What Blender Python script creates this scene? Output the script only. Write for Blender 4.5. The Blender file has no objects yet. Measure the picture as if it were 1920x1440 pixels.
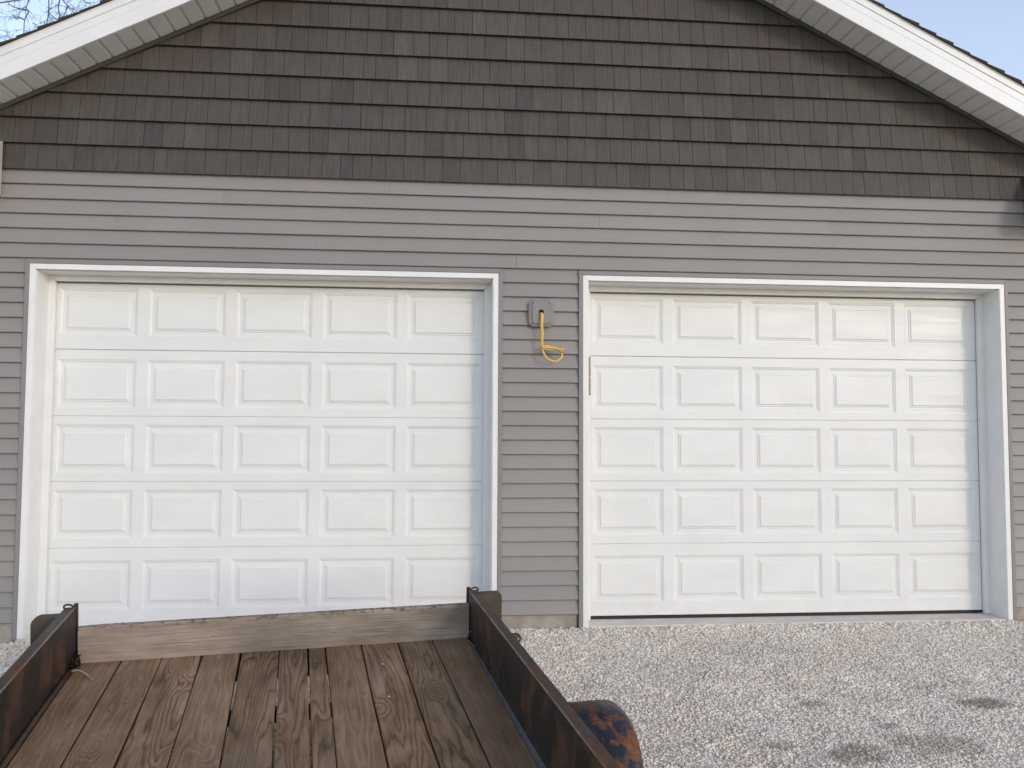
import bpy, bmesh, math, random
import numpy as np
from mathutils import Vector, Matrix, noise
random.seed(7); rng = np.random.default_rng(7)
S = bpy.context.scene
COL = S.collection
R = math.radians

# ------------------------------------------------------------------ camera
cam = bpy.data.cameras.new('camera'); co = bpy.data.objects.new('camera', cam); COL.objects.link(co)
cam.sensor_width = 36; cam.lens = 1582.686 / 1920 * 36; cam.clip_start = .02; cam.clip_end = 2000
Rr = Vector((0.99574249, -0.09207035, 0.00446601)); Uu = Vector((-0.00947791, -0.05407041, 0.99849214)); Ff = Vector((0.09169004, 0.99428338, 0.05471284))
co.matrix_world = Matrix(((Rr.x, Uu.x, -Ff.x, 2.724), (Rr.y, Uu.y, -Ff.y, -5.923), (Rr.z, Uu.z, -Ff.z, 1.286), (0, 0, 0, 1)))
S.camera = co
# ------------------------------------------------------------------ light
SUN_EL, SUN_AZ = 15.0, 33.0          # toward the right in front of the house, low
W = bpy.data.worlds.new('World'); S.world = W; W.use_nodes = True
wn = W.node_tree
sky = wn.nodes.new('ShaderNodeTexSky'); sky.sky_type = 'NISHITA'; sky.sun_disc = False
sky.sun_elevation = R(SUN_EL); sky.sun_rotation = R(180 - SUN_AZ); sky.altitude = 100; sky.air_density = 1.0; sky.dust_density = 0.25; sky.ozone_density = 1.5
veil = wn.nodes.new('ShaderNodeVectorMath'); veil.operation = 'ADD'; veil.inputs[1].default_value = (.85, .63, .52)   # thin even high cloud over the whole sky
tint = wn.nodes.new('ShaderNodeVectorMath'); tint.operation = 'MULTIPLY'; tint.inputs[1].default_value = (.98, .955, .95)
wn.links.new(sky.outputs[0], tint.inputs[0]); wn.links.new(tint.outputs[0], veil.inputs[0]); wn.links.new(veil.outputs[0], wn.nodes['Background'].inputs[0]); wn.nodes['Background'].inputs[1].default_value = .15
sl = bpy.data.lights.new('sun', 'SUN'); so = bpy.data.objects.new('sun', sl); COL.objects.link(so)
sl.energy = .5; sl.angle = R(10); sl.color = (1, .86, .70)
sd = Vector((math.sin(R(SUN_AZ)) * math.cos(R(SUN_EL)), -math.cos(R(SUN_AZ)) * math.cos(R(SUN_EL)), math.sin(R(SUN_EL))))
so.rotation_euler = sd.to_track_quat('Z', 'Y').to_euler()
S.view_settings.view_transform = 'Standard'; S.view_settings.look = 'None'; S.view_settings.gamma = 1
S.view_settings.exposure = .90
S.view_settings.use_curve_mapping = False

# ------------------------------------------------------------------ helpers
def tag(o, label=None, cat=None, group=None, kind=None):
    if label: o['label'] = label
    if cat: o['category'] = cat
    if group: o['group'] = group
    if kind: o['kind'] = kind
    return o

def link(o, parent=None):
    COL.objects.link(o)
    if parent: o.parent = parent
    return o

def empty(name, loc, label, cat, group=None, mat=None):
    o = bpy.data.objects.new(name, None); o.empty_display_size = .2
    if mat is not None: o.matrix_world = mat
    else: o.location = loc
    COL.objects.link(o)
    return tag(o, label, cat, group)

class MB:
    """collects polygons for one mesh"""
    def __init__(s): s.v = []; s.f = []
    def add(s, vs, fs):
        n = len(s.v); s.v += [tuple(v) for v in vs]; s.f += [tuple(i + n for i in f) for f in fs]; return s
    def box(s, x0, x1, y0, y1, z0, z1):
        v = [(x, y, z) for x in (x0, x1) for y in (y0, y1) for z in (z0, z1)]
        return s.add(v, [(0, 1, 3, 2), (4, 6, 7, 5), (0, 4, 5, 1), (2, 3, 7, 6), (0, 2, 6, 4), (1, 5, 7, 3)])
    def loft(s, a, b, capa=True, capb=True):
        """two matching rings"""
        n = len(a); f = [(i, (i + 1) % n, n + (i + 1) % n, n + i) for i in range(n)]
        if capa: f.append(tuple(range(n))[::-1])
        if capb: f.append(tuple(range(n, 2 * n)))
        return s.add(list(a) + list(b), f)
    def prism_xz(s, pts, y0, y1):
        return s.loft([(x, y0, z) for x, z in pts], [(x, y1, z) for x, z in pts])
    def prism_yz(s, pts, x0, x1):
        return s.loft([(x0, y, z) for y, z in pts], [(x1, y, z) for y, z in pts])
    def tube(s, path, r, seg=8, closed=False):
        P = [Vector(p) for p in path]; n = len(P); rs = r if isinstance(r, (list, tuple)) else [r] * n
        rings = []; up = Vector((.13, .21, .97))
        for i, p in enumerate(P):
            a = P[(i - 1) % n] if closed else P[max(i - 1, 0)]; b = P[(i + 1) % n] if closed else P[min(i + 1, n - 1)]
            t = (b - a).normalized()
            u = t.cross(up)
            if u.length < .05: u = t.cross(Vector((1, 0, 0)))
            u.normalize(); w = u.cross(t); up = w
            rings.append([p + (u * math.cos(2 * math.pi * k / seg) + w * math.sin(2 * math.pi * k / seg)) * rs[i] for k in range(seg)])
        base = len(s.v)
        for rg in rings: s.v += [tuple(v) for v in rg]
        m = n if closed else n - 1
        for i in range(m):
            j = (i + 1) % n
            for k in range(seg):
                k2 = (k + 1) % seg
                s.f.append((base + i * seg + k, base + i * seg + k2, base + j * seg + k2, base + j * seg + k))
        if not closed:
            s.f.append(tuple(base + k for k in range(seg))[::-1]); s.f.append(tuple(base + (n - 1) * seg + k for k in range(seg)))
        return s
    def mesh(s, name, mat, off=(0, 0, 0), smooth=False, bevel=0, tone=None):
        me = bpy.data.meshes.new(name)
        vs = [(x - off[0], y - off[1], z - off[2]) for x, y, z in s.v]
        me.from_pydata(vs, [], s.f)
        bm = bmesh.new(); bm.from_mesh(me)
        bmesh.ops.recalc_face_normals(bm, faces=bm.faces)
        if bevel: bmesh.ops.bevel(bm, geom=[e for e in bm.edges if len(e.link_faces) == 2 and e.calc_face_angle(0) > .5], offset=bevel, segments=1, affect='EDGES', profile=.5, clamp_overlap=True)
        bm.to_mesh(me); bm.free()
        if mat: me.materials.append(mat)
        if smooth:
            for p in me.polygons: p.use_smooth = True
        if tone is not None:
            a = me.attributes.new('tone', 'FLOAT', 'POINT')
            t = tone if hasattr(tone, '__len__') else [tone] * len(me.vertices)
            a.data.foreach_set('value', list(t)[:len(me.vertices)])
        return me
    def obj(s, name, mat, parent=None, off=None, **k):
        if off is None:
            off = (0, 0, 0)
        o = bpy.data.objects.new(name, s.mesh(name, mat, off, **k))
        return link(o, parent)

# ------------------------------------------------------------------ materials
class NT:
    def __init__(s, name):
        s.m = bpy.data.materials.new(name); s.m.use_nodes = True; s.t = s.m.node_tree
        s.b = s.t.nodes['Principled BSDF']
    def n(s, typ, **k):
        nd = s.t.nodes.new(typ)
        for a, v in k.items(): setattr(nd, a, v)
        return nd
    def set(s, nd, idx, v):
        if isinstance(v, bpy.types.NodeSocket): s.t.links.new(v, nd.inputs[idx])
        elif v is not None: nd.inputs[idx].default_value = v
    def math(s, op, a, b=None, c=None, clamp=False):
        nd = s.n('ShaderNodeMath', operation=op, use_clamp=clamp)
        s.set(nd, 0, a); s.set(nd, 1, b); s.set(nd, 2, c); return nd.outputs[0]
    def mapr(s, v, a, b, c, d):
        nd = s.n('ShaderNodeMapRange'); s.set(nd, 0, v)
        for i, x in enumerate((a, b, c, d)): nd.inputs[i + 1].default_value = x
        return nd.outputs[0]
    def noise(s, vec, scale=5, detail=2, rough=.5, dist=0, sc=None):
        if sc: vec = s.vscale(vec, sc)
        nd = s.n('ShaderNodeTexNoise'); s.set(nd, 'Vector', vec); nd.inputs['Scale'].default_value = scale
        nd.inputs['Detail'].default_value = detail; nd.inputs['Roughness'].default_value = rough; nd.inputs['Distortion'].default_value = dist
        return nd.outputs[0]
    def vscale(s, vec, sc):
        nd = s.n('ShaderNodeVectorMath', operation='MULTIPLY'); s.set(nd, 0, vec); nd.inputs[1].default_value = sc; return nd.outputs[0]
    def vadd(s, a, b):
        nd = s.n('ShaderNodeVectorMath', operation='ADD'); s.set(nd, 0, a); s.set(nd, 1, b); return nd.outputs[0]
    def mix(s, f, a, b, blend='MIX'):
        nd = s.n('ShaderNodeMix', data_type='RGBA', blend_type=blend)
        s.set(nd, 0, f); s.set(nd, 6, a if not isinstance(a, tuple) else (*a, 1)[:4]); s.set(nd, 7, b if not isinstance(b, tuple) else (*b, 1)[:4]); return nd.outputs[2]
    def ramp(s, v, *st):
        nd = s.n('ShaderNodeValToRGB'); s.set(nd, 0, v); e = nd.color_ramp.elements
        while len(e) < len(st): e.new(.5)
        for el, (p, c) in zip(e, st):
            el.position = p; el.color = (*c, 1) if isinstance(c, tuple) else (c, c, c, 1)
        return nd.outputs[0]
    def pos(s): return s.n('ShaderNodeNewGeometry').outputs['Position']
    def objc(s): return s.n('ShaderNodeTexCoord').outputs['Object']
    def rand(s): return s.n('ShaderNodeObjectInfo').outputs['Random']
    def attr(s, name): return s.n('ShaderNodeAttribute', attribute_name=name).outputs['Fac']
    def xyz(s, v):
        nd = s.n('ShaderNodeSeparateXYZ'); s.set(nd, 0, v); return nd.outputs
    def comb(s, x, y, z):
        nd = s.n('ShaderNodeCombineXYZ'); s.set(nd, 0, x); s.set(nd, 1, y); s.set(nd, 2, z); return nd.outputs[0]
    def bump(s, h, st=.3, dist=.01):
        nd = s.n('ShaderNodeBump'); s.set(nd, 'Height', h); nd.inputs['Strength'].default_value = st; nd.inputs['Distance'].default_value = dist
        s.t.links.new(nd.outputs[0], s.b.inputs['Normal'])
    def out(s, col=None, rough=None, spec=None, metal=None):
        if col is not None: s.set(s.b, 'Base Color', (*col, 1) if isinstance(col, tuple) else col)
        if rough is not None: s.set(s.b, 'Roughness', rough)
        if spec is not None: s.b.inputs['Specular IOR Level'].default_value = spec
        if metal is not None: s.b.inputs['Metallic'].default_value = metal
        return s.m

def m_plain(name, c, rough=.5, vary=.06, scale=3, spec=.4, grit=0):
    t = NT(name); p = t.pos()
    v = t.noise(p, scale, 4, .6); f = t.mapr(v, .3, .7, 1 - vary, 1 + vary)
    col = t.mix(1.0, c, t.comb(f, f, f), 'MULTIPLY')
    if grit: t.bump(t.noise(p, 220, 3, .6), grit, .002)
    return t.out(col, rough, spec)

M = {}
def m_white_door():
    t = NT('door_white'); p = t.pos()
    a = t.noise(p, 1, 4, .6, 0, (2.5, 1, 5)); g = t.noise(p, 1, 3, .6, .3, (5, 30, 90))
    f = t.mapr(a, .3, .7, .955, 1.03)
    col = t.mix(1.0, (.735, .73, .722), t.comb(f, f, f), 'MULTIPLY')
    # faint dust towards the foot of the doors
    z = t.xyz(p)[2]; d = t.math('MULTIPLY', t.mapr(z, -.08, .35, 1, 0), t.mapr(t.noise(p, 9, 5, .7), .42, .72, 0, 1), clamp=True)
    col = t.mix(t.math('MULTIPLY', d, .22), col, (.50, .46, .40))
    t.bump(g, .2, .004)
    return t.out(col, t.mapr(t.noise(p, 1, 4, .65, .3, (2.2, 10, 38)), .35, .65, .30, .52), .45)
M['door'] = m_white_door()
M['trim'] = m_plain('trim_white', (.76, .757, .75), .38, .04, 6)
M['fascia'] = m_plain('fascia_white', (.74, .74, .74), .35, .04, 4)
def m_vinyl():
    t = NT('siding_vinyl'); p = t.pos(); r = t.rand()
    f = t.mapr(t.noise(p, 1.3, 3, .6), .3, .7, .95, 1.05); f2 = t.mapr(r, 0, 1, .965, 1.035); f = t.math('MULTIPLY', f, f2)
    col = t.mix(1.0, t.mix(t.noise(p, .8, 2), (.258, .240, .231), (.274, .250, .239)), t.comb(f, f, f), 'MULTIPLY')
    # small white scuffs
    sp = t.mapr(t.noise(p, 60, 2, .5), .74, .80, 0, .35)
    col = t.mix(sp, col, (.5, .49, .48))
    h = t.math('ADD', t.noise(p, 1, 3, .6, .2, (6, 60, 110)), t.math('MULTIPLY', t.noise(p, 2.2, 2), 6))
    t.bump(h, .10, .003)
    return t.out(col, .5, .4)
M['vinyl'] = m_vinyl()
M['taupe'] = m_plain('channel_taupe', (.235, .215, .210), .48, .05, 5)
def m_shake():
    t = NT('shake_brown'); p = t.pos(); tone = t.attr('tone')
    st = t.noise(t.vadd(p, t.comb(t.math('MULTIPLY', tone, 31), 0, 0)), 1, 4, .65, .1, (85, 30, 1.6))
    bl = t.noise(p, 5.5, 3, .6)
    c = t.ramp(tone, (0, (.064, .053, .048)), (.35, (.077, .063, .057)), (.7, (.076, .067, .060)), (1, (.090, .077, .068)))
    f = t.mapr(st, .3, .7, .78, 1.22); f = t.math('MULTIPLY', f, t.mapr(bl, .3, .7, .93, 1.07))
    col = t.mix(1.0, c, t.comb(f, f, f), 'MULTIPLY')
    t.bump(st, .55, .004)
    return t.out(col, .62, .35)
M['shake'] = m_shake()
M['backer'] = m_plain('shake_backer', (.045, .038, .035), .8)
M['rakech'] = m_plain('rake_channel_brown', (.075, .067, .060), .5)
M['soffit'] = m_plain('soffit_vinyl', (.74, .73, .70), .5, .05, 6)
M['return'] = m_plain('return_beige', (.50, .46, .41), .5, .04, 6)
def m_asphalt():
    t = NT('roof_asphalt'); p = t.pos()
    v = t.noise(p, 260, 3, .7); b = t.noise(p, 6, 3)
    col = t.mix(v, (.022, .022, .020), (.075, .068, .058)); col = t.mix(t.mapr(b, .4, .7, 0, .3), col, (.05, .055, .05))
    t.bump(v, .8, .004); return t.out(col, .9, .2)
M['asphalt'] = m_asphalt()
def m_conc(name, a, b):
    t = NT(name); p = t.pos()
    n1 = t.noise(p, 7, 6, .7); n2 = t.noise(p, 90, 4, .7)
    col = t.mix(t.mapr(n1, .35, .65, 0, 1), a, b); col = t.mix(t.mapr(n2, .62, .75, 0, .5), col, (.16, .13, .10))
    t.bump(t.math('ADD', n2, n1), .5, .006); return t.out(col, .9, .2)
M['concrete'] = m_conc('concrete', (.27, .235, .20), (.40, .36, .31))
M['slab'] = m_conc('slab_concrete', (.60, .53, .475), (.72, .66, .60))
M['rubber'] = m_plain('black_rubber', (.012, .012, .012), .6)
M['dark_line'] = m_plain('dark_line_grey', (.10, .095, .088), .6)  # dark grey for the painted door-head shade line and the block's cover rim
M['dark'] = m_plain('dark_inside', (.01, .01, .01), .9)
M['wire'] = m_plain('yellow_sheath', (.78, .46, .085), .42, .08, 40)
M['copper'] = m_plain('copper_wire', (.06, .05, .045), .5)
M['tan'] = m_plain('tan_strip', (.34, .25, .19), .6)
M['cable'] = m_plain('grey_cable', (.20, .17, .15), .6)

def m_wood(name, dark, light, rings=11, line=.75, side=False):
    t = NT(name); oc = t.objc(); r = t.rand()
    x, y, z = t.xyz(oc)
    if side: x, y, z = z, x, y       # headboard: grain runs along the width
    ofs = t.math('MULTIPLY', r, 83.0)
    P = t.comb(t.math('ADD', x, ofs), t.math('ADD', y, t.math('MULTIPLY', r, 31)), t.math('MULTIPLY', z, .6))
    warp = t.noise(P, 1, 1, .4, 0, (6.0, .42, 3))
    warp2 = t.noise(P, 1, 2, .5, 0, (15, 1.5, 8))
    fine = t.noise(P, 1, 2, .5, 0, (60, 9, 40))
    h = t.math('ADD', t.math('MULTIPLY', warp, 1.3), t.math('MULTIPLY', warp2, .30))
    h = t.math('ADD', h, t.math('MULTIPLY', fine, .03))
    # a knot here and there bends the rings round itself
    vor = t.n('ShaderNodeTexVoronoi'); t.set(vor, 'Vector', t.vscale(P, (5.2, 2.3, .001))); vor.inputs['Scale'].default_value = 1
    kn = t.math('POWER', t.mapr(vor.outputs['Distance'], 0, .42, 1, 0), 2.0)
    h = t.math('ADD', h, t.math('MULTIPLY', t.math('MAXIMUM', kn, 0), .42))
    ph = t.math('FRACT', t.math('MULTIPLY', h, rings))
    # earlywood -> latewood ramp, sharp end
    ln = t.ramp(ph, (0, .9), (.12, .2), (.45, 0.0), (.80, .45), (.96, 1.0))
    streak = t.noise(P, 1, 3, .7, 0, (140, 4, 60)); stain = t.noise(P, 1, 4, .65, 0, (7, 2.2, 5)); broad = t.noise(oc, 1.6, 3, .6)
    c = t.mix(t.mapr(stain, .3, .7, 0, 1), dark, light)
    k = t.math('MULTIPLY', ln, line); c1 = t.mix(k, c, tuple(q * .46 for q in dark))
    c2 = t.mix(t.math('MULTIPLY', ln, line * .8), t.mix(.45, c, tuple(q * .62 for q in dark)), tuple(q * 1.12 for q in light))
    c = t.mix(t.math('MULTIPLY', t.mapr(t.math('FRACT', t.math('MULTIPLY', r, 7.3)), .45, .65, 0, 1), 0 if side else .8), c1, c2)
    if side:
        hgt = t.math('SUBTRACT', x, .38)       # height above the deck
        for zc, wd in ((.066, .0011), (.118, .0008), (.160, .0007)):
            dd = t.math('ABSOLUTE', t.math('SUBTRACT', hgt, t.math('ADD', zc, t.mapr(t.noise(P, 1, 3, .6, 0, (4, 3, 4)), .3, .7, -.009, .009))))
            cr = t.math('MULTIPLY', t.mapr(dd, wd * .4, wd * 1.6, 1, 0), t.mapr(t.noise(P, 1, 2, .5, 0, (2, 3.3, 1)), .48, .56, 0, .75), clamp=True)
            c = t.mix(cr, c, (.05, .035, .028))
        rough_top = t.math('MULTIPLY', t.mapr(hgt, .152, .180, 0, 1), t.mapr(t.noise(P, 1, 4, .7, 0, (60, 26, 30)), .50, .62, 0, .8), clamp=True)
        c = t.mix(rough_top, c, (.07, .045, .035))
    f = t.math('MULTIPLY', t.mapr(streak, .3, .7, .78, 1.22), t.mapr(r, 0, 1, .86, 1.12)); f = t.math('MULTIPLY', f, t.mapr(broad, .35, .65, .80, 1.18))
    c = t.mix(1.0, c, t.comb(f, f, f), 'MULTIPLY')
    gr = t.mapr(t.noise(oc, 3.1, 4, .7), .52, .72, 0, .35); c = t.mix(gr, c, (.17, .155, .145))
    sp = t.mapr(t.noise(P, 1, 2, .5, .5, (70, 22, 50)), .735, .78, 0, .85); c = t.mix(sp, c, (.02, .016, .013))
    t.bump(t.math('SUBTRACT', t.math('MULTIPLY', streak, .8), ln), .35, .0022)
    return t.out(c, .85, .12)
M['wood'] = m_wood('deck_wood', (.180, .110, .062), (.350, .235, .142), 13, .80)
M['wood2'] = m_wood('headboard_wood', (.26, .208, .165), (.42, .35, .290), 3, .08, True)

def m_steel(name, base, rust, amt, rough=.45, worn=None, sc=1):
    t = NT(name); p = t.objc(); p = t.vscale(p, (sc, sc, sc))
    n1 = t.noise(p, 5, 6, .65, .4); n2 = t.noise(p, 1, 5, .7, 0, (9, 4, 2.2)); n3 = t.noise(p, 60, 3, .7)
    c = t.mix(t.mapr(n2, .35, .7, 0, 1), base, tuple(q * 1.8 for q in base))
    k = t.mapr(t.math('ADD', t.math('MULTIPLY', n1, .7), t.math('MULTIPLY', n2, .35)), amt, amt + .10, 0, 1)
    rc = t.mix(n3, tuple(q * .55 for q in rust), rust)
    c = t.mix(k, c, rc)
    if worn:
        c = t.mix(t.mapr(t.noise(p, 24, 4, .7), .60, .72, 0, .5), c, worn)
    t.b.inputs['Specular IOR Level'].default_value = .3
    t.bump(t.math('ADD', t.math('MULTIPLY', n3, .5), k), .5, .002)
    rr = t.mapr(k, 0, 1, rough, .85)
    return t.out(c, rr, .3)
M['steel_in'] = m_steel('rail_steel', (.019, .014, .011), (.105, .050, .028), .525, .6)
M['steel_top'] = m_steel('flange_steel', (.026, .021, .020), (.14, .068, .034), .505, .45, (.085, .062, .048))
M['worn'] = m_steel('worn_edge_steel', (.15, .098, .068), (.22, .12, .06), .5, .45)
M['fender'] = m_steel('fender_steel', (.014, .017, .024), (.27, .105, .036), .528, .36, None, 2.1)
M['strip'] = m_steel('edge_strip_steel', (.10, .105, .11), (.12, .09, .07), .70, .28)
M['box'] = m_steel('pocket_steel', (.055, .045, .035), (.15, .080, .042), .545, .6)
M['tyre'] = m_plain('tyre_rubber', (.018, .018, .018), .85)
M['tape'] = m_plain('tape_tan', (.42, .34, .22), .7, .1, 30)
M['bark'] = m_plain('bark', (.075, .058, .058), .9, .2, 20)

def m_gravel(stone):
    t = NT('gravel_stone' if stone else 'gravel_ground'); p = t.pos()
    if stone:
        r = t.rand(); c = t.ramp(r, (0, (.50, .435, .36)), (.2, (.72, .645, .55)), (.55, (.83, .765, .67)), (.8, (.77, .68, .57)), (1, (.90, .86, .79)))
    else:
        c = t.ramp(t.noise(p, 130, 4, .7), (.3, (.40, .345, .285)), (.7, (.60, .53, .45)))
    big = t.noise(p, 1.3, 5, .62, .3); x, y, z = t.xyz(p)
    damp = t.mapr(big, .55, .75, 0, .18)
    # soil patches where the gravel is thin or wet
    def spot(cx, cy, rx, ry, s=1.0):
        a = t.math('DIVIDE', t.math('SUBTRACT', x, cx), rx); b = t.math('DIVIDE', t.math('SUBTRACT', y, cy), ry)
        d = t.math('ADD', t.math('MULTIPLY', a, a), t.math('MULTIPLY', b, b))
        d = t.math('ADD', d, t.mapr(t.noise(p, 11, 5, .75), .3, .7, -1.3, 1.1))
        return t.math('MULTIPLY', t.mapr(d, .1, 1.6, 1, 0), s)
    k = damp
    for a in ((5.80, -1.38, .13, .07, .75), (5.6, -1.12, .13, .03, .3), (4.83, -1.33, .08, .05, .45), (4.78, -1.93, .15, .09, .65), (5.25, -1.85, .2, .12, .4), (6.1, -1.8, .25, .16, .3), (4.45, -1.80, .07, .04, .4), (5.1, -1.62, .06, .03, .4), (3.6, -1.0, .1, .05, .15)):
        k = t.math('MAXIMUM', k, spot(*a))
    c = t.mix(k, c, t.mix(.5, c, (.12, .095, .068), 'MIX'))
    mm = t.mapr(t.noise(p, 7, 4, .7), .3, .7, .86, 1.12); c = t.mix(1.0, c, t.comb(mm, mm, mm), 'MULTIPLY')
    tint = t.noise(p, 2.3, 3, .6)
    c = t.mix(t.mapr(tint, .45, .7, 0, .25), c, t.mix(1.0, c, (.95, .84, .74), 'MULTIPLY'))
    c = t.mix(t.math('MULTIPLY', k, .62), c, (.20, .145, .095))
    t.bump(t.noise(p, 300, 3, .7), .4, .003)
    return t.out(c, .9, .25)
M['stone'] = m_gravel(True); M['ground'] = m_gravel(False)

# ------------------------------------------------------------------ ground
def gz(x, y):
    z = -.108
    if y < 0: z += .092 * max(y, -7.5)
    if x < .6 and y > -2.5: z -= .02 * min(1, (.6 - x) / .6)
    if x > 3.2: z += .006 + .010 * max(0, min(1, 1 + y / .35)) * (1 if y < .002 else 0)
    return z
def ground_h(x, y):
    n = noise.noise(Vector((x * 1.1, y * 1.1, 3))) * .022 + noise.noise(Vector((x * 4, y * 4, 9))) * .012 + noise.noise(Vector((x * 11, y * 11, 5))) * .006
    return gz(x, y) + n * min(1, max(.25, -y * 2.0))
xs = [-400, -60, -20, -8] + list(np.arange(-3, 11.01, .08)) + [14, 24, 60, 400]
ys = [-400, -60, -20] + list(np.arange(-9, -.02, .08)) + [-.01, .12, 2, 9, 20, 60, 400]
gv = [(x, y, ground_h(x, y)) for x in xs for y in ys]; ny = len(ys)
gf = [(i * ny + j, (i + 1) * ny + j, (i + 1) * ny + j + 1, i * ny + j + 1) for i in range(len(xs) - 1) for j in range(ny - 1)]
g = MB(); g.v = gv; g.f = gf
ground = g.obj('ground', M['ground'], smooth=True); tag(ground, kind='structure')

# gravel: real little stones scattered with geometry nodes
stones = bpy.data.collections.new('stone_shapes')
for k in range(7):
    bm = bmesh.new(); bmesh.ops.create_icosphere(bm, subdivisions=1, radius=.5)
    sx, sy, sz = random.uniform(.8, 1.25), random.uniform(.65, 1.0), random.uniform(.45, .75)
    for v in bm.verts:
        d = 1 + noise.noise(v.co * 2.2 + Vector((k * 7, 0, 0))) * .55
        v.co = Vector((v.co.x * sx * d, v.co.y * sy * d, v.co.z * sz * d))
    bmesh.ops.dissolve_limit(bm, angle_limit=R(20), verts=bm.verts, edges=bm.edges)
    me = bpy.data.meshes.new('stone'); bm.to_mesh(me); bm.free(); me.materials.append(M['stone'])
    stones.objects.link(bpy.data.objects.new('stone_shape', me))
gx = np.arange(-1.6, 8.6, .1); gy = np.arange(-4.4, .0, .1)
gp = MB(); gp.v = [(x, min(y, -.012), ground_h(x, min(y, -.012)) + .001) for x in gx for y in list(gy) + [-.012]]; n2 = len(gy) + 1
gp.f = [(i * n2 + j, (i + 1) * n2 + j, (i + 1) * n2 + j + 1, i * n2 + j + 1) for i in range(len(gx) - 1) for j in range(n2 - 1)]
def scatter(name, base, dens, smin, smax, seed, label):
    o = base.obj(name, M['ground']); tag(o, label, 'gravel', kind='stuff')
    ng = bpy.data.node_groups.new(name, 'GeometryNodeTree')
    ng.interface.new_socket('Geometry', in_out='INPUT', socket_type='NodeSocketGeometry'); ng.interface.new_socket('Geometry', in_out='OUTPUT', socket_type='NodeSocketGeometry')
    N = ng.nodes; gi = N.new('NodeGroupInput'); go = N.new('NodeGroupOutput')
    dp = N.new('GeometryNodeDistributePointsOnFaces'); dp.inputs['Density'].default_value = dens; dp.inputs['Seed'].default_value = seed
    ci = N.new('GeometryNodeCollectionInfo'); ci.inputs[0].default_value = stones; ci.inputs['Separate Children'].default_value = True; ci.inputs['Reset Children'].default_value = True
    ip = N.new('GeometryNodeInstanceOnPoints'); ip.inputs['Pick Instance'].default_value = True
    rv = N.new('FunctionNodeRandomValue'); rv.data_type = 'FLOAT_VECTOR'; rv.inputs[0].default_value = (-.7, -.7, 0); rv.inputs[1].default_value = (.7, .7, 6.28)
    rs = N.new('FunctionNodeRandomValue'); rs.inputs[2].default_value = smin; rs.inputs[3].default_value = smax; rs.inputs['Seed'].default_value = 3
    pw = N.new('ShaderNodeMath'); pw.operation = 'MULTIPLY'; pw.inputs[1].default_value = 1
    L = ng.links.new
    L(gi.outputs[0], dp.inputs[0]); L(dp.outputs[0], ip.inputs[0]); L(ci.outputs[0], ip.inputs['Instance'])
    L(rv.outputs[0], ip.inputs['Rotation']); L(rs.outputs[1], pw.inputs[0]); L(pw.outputs[0], ip.inputs['Scale'])
    L(ip.outputs[0], go.inputs[0])
    o.modifiers.new('scatter', 'NODES').node_group = ng
    return o
scatter('gravel', gp, 7500, .007, .021, 1, 'loose pale crushed limestone gravel spread in front of the garage')
lb = MB(); lb.v = list(gp.v); lb.f = [f for f in gp.f]
scatter('scattered_stones', lb, 300, .018, .030, 9, 'larger pale stones lying scattered over the fine gravel')
eb = MB()
for x0 in np.arange(-1.2, 8.4, .2):      # bigger stones lying along the foot of the wall
    if (.0 < x0 < 3.1): continue
    n = len(eb.v); y0, y1 = -.16, -.014
    eb.v += [(x0, y0, ground_h(x0, y0) + .004), (x0 + .2, y0, ground_h(x0 + .2, y0) + .004), (x0 + .2, y1, ground_h(x0 + .2, y1) + .006), (x0, y1, ground_h(x0, y1) + .006)]
    eb.f.append((n, n + 1, n + 2, n + 3))
scatter('coarse_gravel', eb, 900, .014, .032, 5, 'coarser pale stones lying loose along the foot of the garage wall')

# ------------------------------------------------------------------ garage
XC, XL, XR = 3.464, -.80, 7.73
GB = 5.317                                   # soffit plane at the ridge
def zr(x): return GB - .5 * abs(x - XC)
E = .1016
GO = (XC, 0, -.11)
garage = empty('garage', GO, 'grey garage with brown shake gable and two white doors, behind the trailer', 'garage')
def gp_(mb, name, mat, **k): return mb.obj(name, mat, garage, off=GO, **k)

# shell
b = MB()
for x0, x1, z0, z1 in ((XL + .02, -.002, -.11, 2.43), (3.172, 3.776, -.11, 2.43), (6.975, XR - .02, -.11, 2.43), (XL + .02, XR - .02, 2.43, 3.0)):
    b.box(x0, x1, .075, .20, z0, z1)
b.prism_xz([(XL + .02, 3.0), (XR - .02, 3.0), (XR - .02, zr(XR) - .02), (XC, GB - .02), (XL + .02, zr(XL) - .02)], .075, .20)
gp_(b, 'wall_frame', M['backer'])
b = MB(); b.box(XL, XL + .12, .205, 8.0, -.11, 3.08); b.box(XR - .12, XR, .205, 8.0, -.11, 3.08)
b.prism_xz([(XL, -.11), (XR, -.11), (XR, 3.08), (XC, GB - .06), (XL, 3.08)], 8.002, 8.12)
gp_(b, 'wall', M['vinyl'])
for x0, x1 in ((XL, -.034), (3.204, 3.744), (7.004, XR)): gp_(MB().box(x0, x1, .020, .19, -.45, -.004), 'foundation', M['concrete'], bevel=.004)
for x0, x1 in ((-.02, 3.19), (3.758, 6.994)): gp_(MB().box(x0, x1, .006, .60, -.35, -.0845), 'threshold', M['slab'], bevel=.006)
b = MB(); b.box(XL + .14, XR - .14, .61, 7.99, -.3, -.09); gp_(b, 'floor_slab', M['slab'])

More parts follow.
